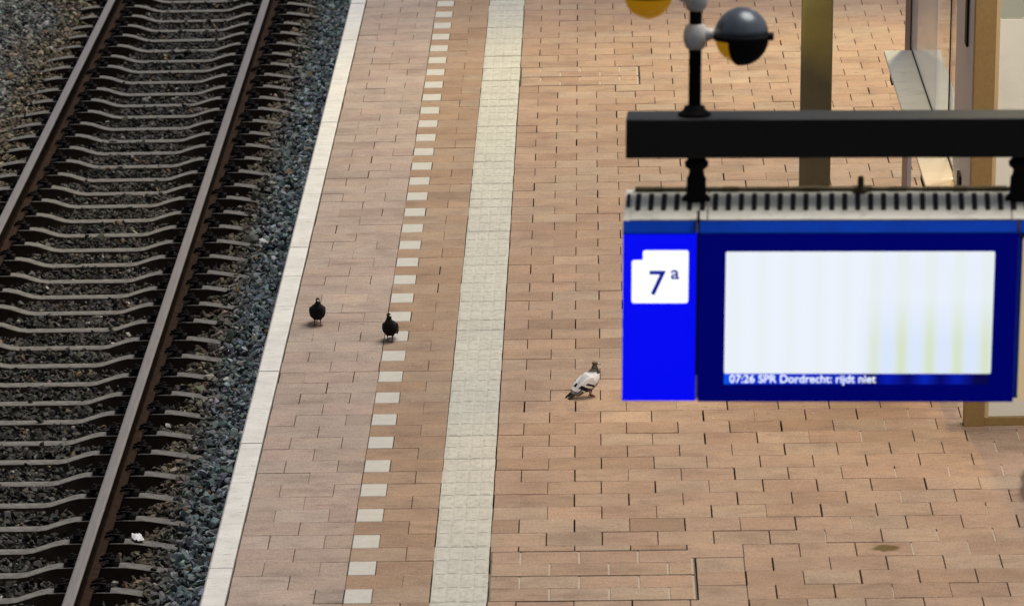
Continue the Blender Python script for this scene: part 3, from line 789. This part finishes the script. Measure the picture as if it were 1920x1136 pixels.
lr = globe_lamp(1.341, 4.066, 0.097, 1, 'grey domed lamp with black shaded bowl, right of the mast', True)
ll = globe_lamp(1.014, 4.212, 0.090, -1, 'lamp showing its amber bowl at the top edge, left of the mast', False)

# the beam and all it carries stand very slightly askew to the paving
PV = Matrix.Translation((0.94, YS, 3.4))@Matrix.Rotation(math.radians(-2.2), 4, 'Z')@Matrix.Rotation(0.0053, 4, 'Y')@Matrix.Translation((-0.94, -YS, -3.4))
for o in (sign, beam, mast, lr, ll):
    o.matrix_world = PV@Matrix.Translation(o.location)

# ---------------------------------------------------------------- STEEL COLUMN
def column_material():
    m, nt, b = new_mat('column_paint'); v = coords(nt)
    n1 = noise(nt, v, 4, 6, 0.6); r = ramp(nt, [(0.3, (0.125, 0.112, 0.06)), (0.7, (0.165, 0.15, 0.08))]); nt.links.new(n1, r.inputs[0])
    f = noise(nt, coords(nt, (12, 12, 7)), 1.0, 4, 0.8); r2_ = ramp(nt, [(0.70, g(0)), (0.74, g(0.8))]); nt.links.new(f, r2_.inputs[0])
    c = mix(nt, r.outputs[0], (0.05, 0.03, 0.015), r2_.outputs[0]); nt.links.new(c, b.inputs['Base Color']); b.inputs['Roughness'].default_value = 0.5
    return m
CO = (2.253, 7.1, 0)
colm = empty('canopy_column', CO, 'olive grey steel column rising behind the blue display', 'column')
c_ = MB(); c_.box(2.158, 2.349, 7.0, 7.19, 0.014, 5.2); c_.build('shaft', column_material(), colm, bevel=0.012, seg=3, origin=CO)
c_ = MB(); c_.box(2.10, 2.41, 6.94, 7.25, 0.0, 0.014); c_.build('base_plate', M_black, colm, bevel=0.003, origin=CO)

# ---------------------------------------------------------------- GLASS WAITING SHELTER
M_brown = paint('shelter_bronze', (0.30, 0.19, 0.07), 0.45, 0.1, var=0.10, scale=60, bmp=0.15)
M_panel = paint('cream_panel_paint', (0.88, 0.86, 0.78), 0.4, var=0.03, scale=2, bmp=0, dirt=(0.5, 0.45, 0.35), dirt_amt=0.2)
M_pglass = paint('tinted_pane_top', (0.46, 0.49, 0.42), 0.25, var=0.05, scale=2, bmp=0)
M_lav = paint('frame_lavender_grey', (0.46, 0.45, 0.52), 0.4, var=0.05, scale=6, bmp=0)
M_pink = paint('frame_pinkish', (0.38, 0.28, 0.23), 0.5, var=0.06, scale=6, bmp=0)
M_ctop = paint('counter_laminate', (0.82, 0.80, 0.74), 0.38, var=0.07, scale=3, bmp=0.03, dirt=(0.50, 0.49, 0.44), dirt_amt=0.6)
def glass_material(name, col, alpha, refl):
    m = bpy.data.materials.new(name); m.use_nodes = True; nt = m.node_tree; nt.nodes.clear()
    out = N(nt, 'ShaderNodeOutputMaterial'); tr = N(nt, 'ShaderNodeBsdfTransparent'); gl = N(nt, 'ShaderNodeBsdfGlossy'); df = N(nt, 'ShaderNodeBsdfDiffuse')
    gl.inputs['Roughness'].default_value = 0.02; gl.inputs['Color'].default_value = (0.9, 0.9, 0.9, 1); df.inputs['Color'].default_value = (*col, 1)
    lw = N(nt, 'ShaderNodeFresnel'); lw.inputs['IOR'].default_value = 1.5
    ml = N(nt, 'ShaderNodeMath', operation='MULTIPLY'); nt.links.new(lw.outputs[0], ml.inputs[0]); ml.inputs[1].default_value = refl
    m1 = N(nt, 'ShaderNodeMixShader'); m1.inputs[0].default_value = alpha; nt.links.new(tr.outputs[0], m1.inputs[1]); nt.links.new(df.outputs[0], m1.inputs[2])
    m2 = N(nt, 'ShaderNodeMixShader'); nt.links.new(ml.outputs[0], m2.inputs[0]); nt.links.new(m1.outputs[0], m2.inputs[1]); nt.links.new(gl.outputs[0], m2.inputs[2])
    nt.links.new(m2.outputs[0], out.inputs['Surface']); return m
M_clear = glass_material('clear_glass', (0.7, 0.72, 0.75), 0.06, 0.75)
M_frost = glass_material('frosted_glass', (0.66, 0.66, 0.72), 0.55, 0.4)
HO = (3.06, 3.73, 0)
hut = empty('glass_shelter', HO, 'glass waiting shelter with bronze corner post and cream panel at the right edge', 'shelter')
def hp(mb, name, mat, **k): return mb.build(name, mat, hut, origin=HO, **k)
GX = 3.066
m = MB(); m.box(3.002, 3.120, 3.67, 3.79, 0.0, 2.95); hp(m, 'corner_post', M_brown, bevel=0.004)
m = MB(); m.box(3.1205, 3.142, 3.688, 3.75, 0.012, 2.9); hp(m, 'panel_bead', paint('bead_tan', (0.60, 0.45, 0.26), 0.5, var=0.05), bevel=0.002)
m = MB(); m.box(3.1425, 5.3, 3.70, 3.75, 0.050, 2.28); hp(m, 'cream_panel', M_panel, bevel=0.003)
m = MB(); m.box(3.1425, 5.3, 3.705, 3.745, 2.284, 2.9); hp(m, 'upper_pane', M_pglass)
m = MB(); m.box(3.1205, 5.3, 3.685, 3.76, 0.0, 0.049) ; hp(m, 'sill', M_brown, bevel=0.003)
# long glass wall running away, above the counter
m = MB(); m.box(GX-0.011, GX+0.006, 10.99, 11.06, 0.0, 2.95); hp(m, 'black_gasket', M_slot)
m = MB(); m.box(3.022, GX-0.0115, 10.99, 11.05, 0.0, 2.95); hp(m, 'end_frame', M_pink)
m = MB(); m.box(GX-0.003, GX+0.003, 8.1, 10.985, 1.013, 2.9); hp(m, 'frosted_pane', M_frost)
m = MB(); m.box(GX-0.003, GX+0.003, 6.02, 8.095, 1.013, 2.9); hp(m, 'clear_pane', M_clear)
m = MB(); m.box(GX-0.020, GX+0.020, 3.80, 5.98, 1.013, 2.95); hp(m, 'side_frame', M_lav, bevel=0.003)
m = MB(); m.box(GX-0.006, GX+0.006, 6.76, 6.80, 1.016, 2.95); hp(m, 'thin_mullion', M_slot)
m = MB(); m.box(GX-0.034, GX-0.021, 4.86, 5.02, 1.95, 2.6); hp(m, 'door_handle', M_slot, bevel=0.003)
m = MB(); m.box(GX-0.034, GX-0.021, 5.15, 5.36, 1.02, 1.16); hp(m, 'door_latch', M_slot, bevel=0.003)
CT = (3.06, 7.9, 0)
ctr = empty('counter', CT, 'long white standing counter running through the glass wall of the shelter', 'counter')
def cp(mb, name, mat, **k): return mb.build(name, mat, ctr, origin=CT, **k)
m = MB(); m.box(2.872, GX-0.0045, 4.4, 10.92, 0.975, 1.000); cp(m, 'outer_top', M_ctop, bevel=0.004)
m = MB(); m.box(GX+0.0045, 3.255, 4.4, 10.92, 0.975, 1.000); cp(m, 'inner_top', M_ctop, bevel=0.004)
m = MB(); m.box(GX-0.0045, GX+0.0045, 4.4, 10.92, 0.97, 1.012); cp(m, 'glass_channel', M_slot)
for yy in (10.2, 8.35, 6.4, 4.9):
    m = MB(); m.box(2.885, 2.925, yy-0.12, yy+0.12, 0.90, 0.974); m.prism([(2.90, 0.90), (3.055, 0.90), (3.055, 0.70)], 'y', yy-0.02, yy+0.02); cp(m, 'bracket', M_slot)
for yy in (10.5, 4.7):
    m = MB(); m.box(3.03, 3.055, yy-0.03, yy+0.03, 0.0, 0.97); cp(m, 'leg', M_lav)

# ---------------------------------------------------------------- PIGEONS
def feather_mat(name):
    m, nt, b, t = attr_mat(name, 0.55)
    f = noise(nt, coords(nt, (60, 160, 160)), 1.0, 3, 0.6); r = ramp(nt, [(0.3, g(0.75)), (0.7, g(1.15))]); nt.links.new(f, r.inputs[0])
    c = mix(nt, t, r.outputs[0], 0.6, 'MULTIPLY'); nt.links.new(c, b.inputs['Base Color']); b.inputs['Specular IOR Level'].default_value = 0.15; b.inputs['Roughness'].default_value = 0.85
    bump(nt, b, f, 0.3, 0.003); return m
M_feather = feather_mat('pigeon_feathers')

def ellipsoid(mb, c, r, rot=None, n=16):
    vs = []; fs = []; c = Vector(c); R = rot or Matrix.Identity(3)
    for i in range(n+1):
        th = math.pi*i/n
        for k in range(n):
            a = 2*math.pi*k/n; p = Vector((r[0]*math.cos(th), r[1]*math.sin(th)*math.cos(a), r[2]*math.sin(th)*math.sin(a)))
            vs.append(c+R@p)
    for i in range(n):
        for k in range(n): fs.append((i*n+k, i*n+(k+1) % n, (i+1)*n+(k+1) % n, (i+1)*n+k))
    mb.add(vs, fs, 0, True)
def loft(mb, rings, n=18):
    """rings: (x, z, half width, half height); section planes follow the curve"""
    vs = []; fs = []
    for i, (x, z, w, h) in enumerate(rings):
        a = rings[max(0, i-1)]; b_ = rings[min(len(rings)-1, i+1)]
        t = Vector((b_[0]-a[0], 0, b_[1]-a[1])).normalized(); up = Vector((-t.z, 0, t.x))
        for k in range(n):
            q = 2*math.pi*k/n; vs.append(Vector((x, 0, z))+Vector((0, 1, 0))*w*math.cos(q)+up*h*math.sin(q))
    for i in range(len(rings)-1):
        for k in range(n): fs.append((i*n+k, i*n+(k+1) % n, (i+1)*n+(k+1) % n, (i+1)*n+k))
    fs.append(tuple(range(n))[::-1]); fs.append(tuple((len(rings)-1)*n+k for k in range(n)))
    mb.add(vs, fs, 0, True)

def pigeon(loc, heading, label, colorfn, pitch=30, neck=(0.0, 0.0), head_turn=0.0, stride=0.018, scale=1.0, wing_out=0.0):
    mb = MB()
    pr_ = math.radians(pitch); cp_, sp_ = math.cos(pr_), math.sin(pr_)
    bz = 0.098                                     # body centre height over the ground
    def B(x, z): return (x*cp_-z*sp_, bz+x*sp_+z*cp_)  # body frame -> local x,z
    # tail tip -> rump -> back -> chest
    rr = [(-0.185, 0.004, 0.014, 0.004), (-0.150, 0.004, 0.021, 0.007), (-0.110, 0.004, 0.024, 0.013), (-0.075, 0.001, 0.032, 0.027), (-0.040, -0.003, 0.048, 0.046),
          (0.0, -0.004, 0.060, 0.058), (0.032, -0.001, 0.060, 0.060), (0.058, 0.006, 0.049, 0.050)]
    rings = [(*B(x, z), w, h) for x, z, w, h in rr]
    bx_, bz_ = B(0.056, 0.006)
    nx, nz = neck
    rings += [(bx_+0.012, bz_+0.026, 0.034, 0.037), (bx_+0.019+nx*0.5, bz_+0.048+nz*0.5, 0.0225, 0.022), (bx_+0.021+nx, bz_+0.066+nz, 0.0175, 0.0175)]
    loft(mb, rings)
    hx, hz = bx_+0.026+nx, bz_+0.080+nz
    ht = math.radians(head_turn); Rh = Matrix.Rotation(ht, 3, 'Z')
    ellipsoid(mb, (hx, 0, hz), (0.021, 0.0155, 0.0165), Rh)
    bk = Rh@Vector((0.018, 0, -0.003)); b2 = Rh@Vector((0.036, 0, -0.009)); b3 = Rh@Vector((0.041, 0, -0.013))
    mb.tube([Vector((hx, 0, hz))+bk, Vector((hx, 0, hz))+b2, Vector((hx, 0, hz))+b3], [0.0055, 0.003, 0.0012], 8)
    # folded wings
    for s in (-1, 1):
        cx, cz = B(-0.028, 0.006)
        R = Matrix.Rotation(-pr_-0.10, 3, 'Y')@Matrix.Rotation(s*(0.10+wing_out), 3, 'Z')
        ellipsoid(mb, (cx-0.014, s*(0.0455+wing_out*0.03), cz-0.004), (0.084, 0.0135, 0.033), R)
        cx, cz = B(-0.115, 0.012)
        ellipsoid(mb, (cx, s*(0.023+wing_out*0.12), cz), (0.062, 0.006, 0.011), Matrix.Rotation(-pr_+0.02, 3, 'Y')@Matrix.Rotation(s*(-0.16+wing_out), 3, 'Z'))
    # thighs, shanks, toes
    for s in (-1, 1):
        fx = s*stride; y0 = s*0.021
        tx, tz = B(0.002, -0.040)
        mb.tube([(tx, y0, tz+0.018), (tx-0.004, y0, tz-0.004), (tx-0.006+fx*0.3, y0, 0.038)], [0.023, 0.016, 0.006], 12)
        mb.tube([(tx-0.006+fx*0.3, y0, 0.040), (tx-0.002+fx, y0, 0.008)], [0.0042, 0.0038], 8)
        for a, ln in ((0, 0.034), (0.55, 0.028), (-0.55, 0.028), (math.pi, 0.016)):
            p0 = Vector((tx-0.002+fx, y0, 0.006)); d = Vector((math.cos(a), math.sin(a), 0))
            mb.tube([p0, p0+d*ln*0.5+Vector((0, 0, 0.0005)), p0+d*ln+Vector((0, 0, -0.003))], [0.0042, 0.0034, 0.0024], 8)
    tmp = mb.build('tmp_pigeon', M_feather)
    rm_ = tmp.modifiers.new('r', 'REMESH'); rm_.mode = 'VOXEL'; rm_.voxel_size = 0.0021; rm_.use_smooth_shade = True
    smo = tmp.modifiers.new('s', 'SMOOTH'); smo.factor = 0.5; smo.iterations = 2
    bpy.context.view_layer.update(); dg = bpy.context.evaluated_depsgraph_get()
    me = bpy.data.meshes.new_from_object(tmp.evaluated_get(dg)); bpy.data.objects.remove(tmp); me.name = 'pigeon'
    co = np.empty(len(me.vertices)*3); me.vertices.foreach_get('co', co); co = co.reshape(-1, 3)
    # body-frame coordinates for the plumage pattern
    X = co[:, 0]*cp_+(co[:, 2]-bz)*sp_; Z = -co[:, 0]*sp_+(co[:, 2]-bz)*cp_
    col = colorfn(co, X, Z, (hx, hz, Rh))
    a = me.color_attributes.new('tint', 'FLOAT_COLOR', 'POINT'); c4 = np.ones((len(co), 4), np.float32); c4[:, :3] = col; a.data.foreach_set('color', c4.ravel())
    me.materials.clear(); me.materials.append(M_feather)
    for p in me.polygons: p.use_smooth = True
    o = bpy.data.objects.new('pigeon', me); COL.objects.link(o)
    o.location = loc; o.rotation_euler = (0, 0, heading); o.scale = (scale,)*3
    return tag(o, label, 'pigeon', 'pigeons walking on the platform')
def common(co, col, H):
    hx, hz, Rh = H
    d = np.stack([co[:, 0]-hx, co[:, 1], co[:, 2]-hz], 1)@np.array(Rh)
    low = (co[:, 2] < 0.042) & (np.abs(co[:, 0]) < 0.05); col[low] = (0.20, 0.06, 0.04)
    beak = (d[:, 0] > 0.021) & (np.abs(d[:, 1]) < 0.008) & (np.abs(d[:, 2]) < 0.02); col[beak] = (0.05, 0.045, 0.04)
    cere = (d[:, 0] > 0.019) & (d[:, 0] < 0.029) & (np.abs(d[:, 1]) < 0.006) & (d[:, 2] > -0.006) & (d[:, 2] < 0.006); col[cere] = (0.75, 0.73, 0.70)
    for s in (-1, 1):
        e_ = (d-np.array([0.007, s*0.0145, 0.003])); r_ = np.linalg.norm(e_, axis=1); col[r_ < 0.0042] = (0.45, 0.12, 0.02); col[r_ < 0.0022] = (0.003, 0.003, 0.003)
    return col
def dark_plumage(co, X, Z, H):
    col = np.tile(np.array([0.0075, 0.006, 0.007]), (len(co), 1))
    neck = (X > 0.07) & (Z > 0.0); col[neck] = (0.010, 0.010, 0.014)
    wing = (np.abs(co[:, 1]) > 0.043) & (X < 0.03); col[wing] = (0.017, 0.013, 0.013)
    bars = wing & ((np.sin(X*190) > 0.72)); col[bars] = (0.045, 0.032, 0.026)
    head = (co[:, 2] > H[1]-0.004); col[head] = (0.028, 0.020, 0.020)
    vent = (X < -0.03) & (Z < -0.02); col[vent] = (0.03, 0.025, 0.024)
    return common(co, col, H)
def pied_plumage(co, X, Z, H):
    col = np.tile(np.array([0.86, 0.85, 0.85]), (len(co), 1))
    nk = np.clip((co[:, 2]-(H[1]-0.060))/0.012, 0, 1)[:, None]; grey = np.array([0.115, 0.100, 0.078])
    col = col*(1-nk)+grey*nk
    dk = (co[:, 2] > H[1]-0.064) & (co[:, 2] < H[1]-0.030) & (co[:, 0] > H[0]-0.002); col[dk] = (0.035, 0.035, 0.035)
    front = (co[:, 0] > H[0]+0.004) & (co[:, 2] > H[1]-0.05) & (co[:, 2] < H[1]-0.015); col[front] = (0.045, 0.043, 0.038)
    crown = (co[:, 2] > H[1]+0.006); col[crown] = (0.26, 0.22, 0.17)
    belly = (Z < -0.030); col[belly] = (0.40, 0.36, 0.34)
    w = Z+0.30*X                                       # lines running down and back over the wing
    outer = np.abs(co[:, 1]) > 0.020
    col[outer & (X < 0.012) & (np.abs(X+0.012+0.7*Z) < 0.0085) & (Z < 0.018)] = (0.018, 0.013, 0.012)
    col[outer & (np.abs(X+0.052+0.5*Z) < 0.0145) & (Z < 0.034)] = (0.018, 0.013, 0.012)
    fl = outer & (X < -0.072) & (Z < 0.004); col[fl] = (0.15, 0.125, 0.105); col[outer & (X < -0.02) & (X > -0.075) & (Z < -0.022)] = (0.11, 0.085, 0.075)
    col[outer & (X < -0.062) & (Z > 0.006) & (np.abs(Z-0.010) < 0.005)] = (0.03, 0.024, 0.022)
    tip = X < -0.125; col[tip] = (0.045, 0.036, 0.030)
    band = (X < -0.105) & (X > -0.125) ; col[band] = (0.20, 0.18, 0.16)
    col[(X < -0.175)] = (0.02, 0.016, 0.014)
    return common(co, col, H)
R_ = math.radians
pigeon((-0.886, 6.82, 0), R_(-84), 'black pigeon nearest the pale edge stones, facing the camera', dark_plumage, pitch=20, neck=(-0.008, -0.006), head_turn=0, stride=0.012, scale=0.86)
pigeon((-0.407, 6.30, 0), R_(-97), 'black pigeon stepping along the white dashes with its head turned', dark_plumage, pitch=26, neck=(-0.008, 0.0), head_turn=45, stride=0.02, scale=0.82)
pigeon((0.822, 4.60, 0), R_(24), 'pied pigeon with white back, barred wings and grey neck beside the blue display', pied_plumage, pitch=38, neck=(-0.010, 0.0), head_turn=-20, stride=0.006, scale=0.90)

# ---------------------------------------------------------------- LITTER and loose pale stones on the ballast
M_paper = paint('litter_white', (0.72, 0.72, 0.76), 0.7, var=0.06, scale=30)
M_palest = paint('pale_stone', (0.42, 0.41, 0.38), 0.8, var=0.25, scale=40, bmp=0.3)
def scrap(loc, sx_, sy_, rot, label):
    m = MB(); vs = []; fs = []; nx_, ny_ = 6, 5
    rs = np.random.default_rng(int(abs(loc[0]*1000)))
    for j in range(ny_+1):
        for i in range(nx_+1):
            u_, v_ = i/nx_-0.5, j/ny_-0.5
            k_ = 1-0.35*(u_*u_+v_*v_)*2
            vs.append((u_*sx_*k_*(1+0.05*rs.normal()), v_*sy_*k_*(1+0.05*rs.normal()), 0.0025*rs.normal()+0.012*math.cos(u_*5)*math.cos(v_*4)))
    for j in range(ny_):
        for i in range(nx_): a = j*(nx_+1)+i; fs.append((a, a+1, a+nx_+2, a+nx_+1))
    m.add(vs, fs, 0, False); o = m.build('paper_scrap', M_paper); s_ = o.modifiers.new('s', 'SOLIDIFY'); s_.thickness = 0.0015
    o.location = loc; o.rotation_euler = rot
    return tag(o, label, 'paper scrap')
scrap((-1.965, 5.44, -1.010), 0.085, 0.15, (0.15, 0.1, 0.3), 'crumpled white paper scrap on the ballast between sleeper ends near the bottom edge')
scrap((-1.668, 14.80, -0.950), 0.06, 0.11, (0.2, 0.1, 0.8), 'small white scrap of paper lying on the grey ballast halfway up the track')
def butt(loc, rz, label):
    m = MB(); m.tube([(-0.02, 0, 0), (0.014, 0, 0)], 0.0045, 10); m.tube([(0.0142, 0, 0), (0.028, 0, 0)], 0.0046, 10)
    o = m.build('cigarette_end', M_paper); o.location = loc; o.rotation_euler = (0, 0.1, rz); return tag(o, label, 'cigarette end')
butt((-1.606, 7.06, -0.945), -0.9, 'white cigarette end on the dark ballast close under the platform edge')
def pale_stone(loc, s, label, seed):
    tv, tf = TPL[seed % len(TPL)]
    m = MB(); m.add([tuple(p) for p in tv*s], [tuple(int(i) for i in f) for f in tf]); o = m.build('pale_stone', M_palest, bevel=0.002, seg=1); o.location = loc
    o.rotation_euler = (0.2, 0.1, seed); return tag(o, label, 'stone')
pale_stone((-3.23, 19.85, -1.035), 0.042, 'large pale stone between the rails in the upper part of the track', 3)
pale_stone((-4.19, 16.1, -0.96), 0.046, 'large pale stone on the ballast left of the far rail', 5)
pale_stone((-1.99, 8.6, -1.02), 0.036, 'pale stone beside the sleeper end right of the nearer rail', 8)
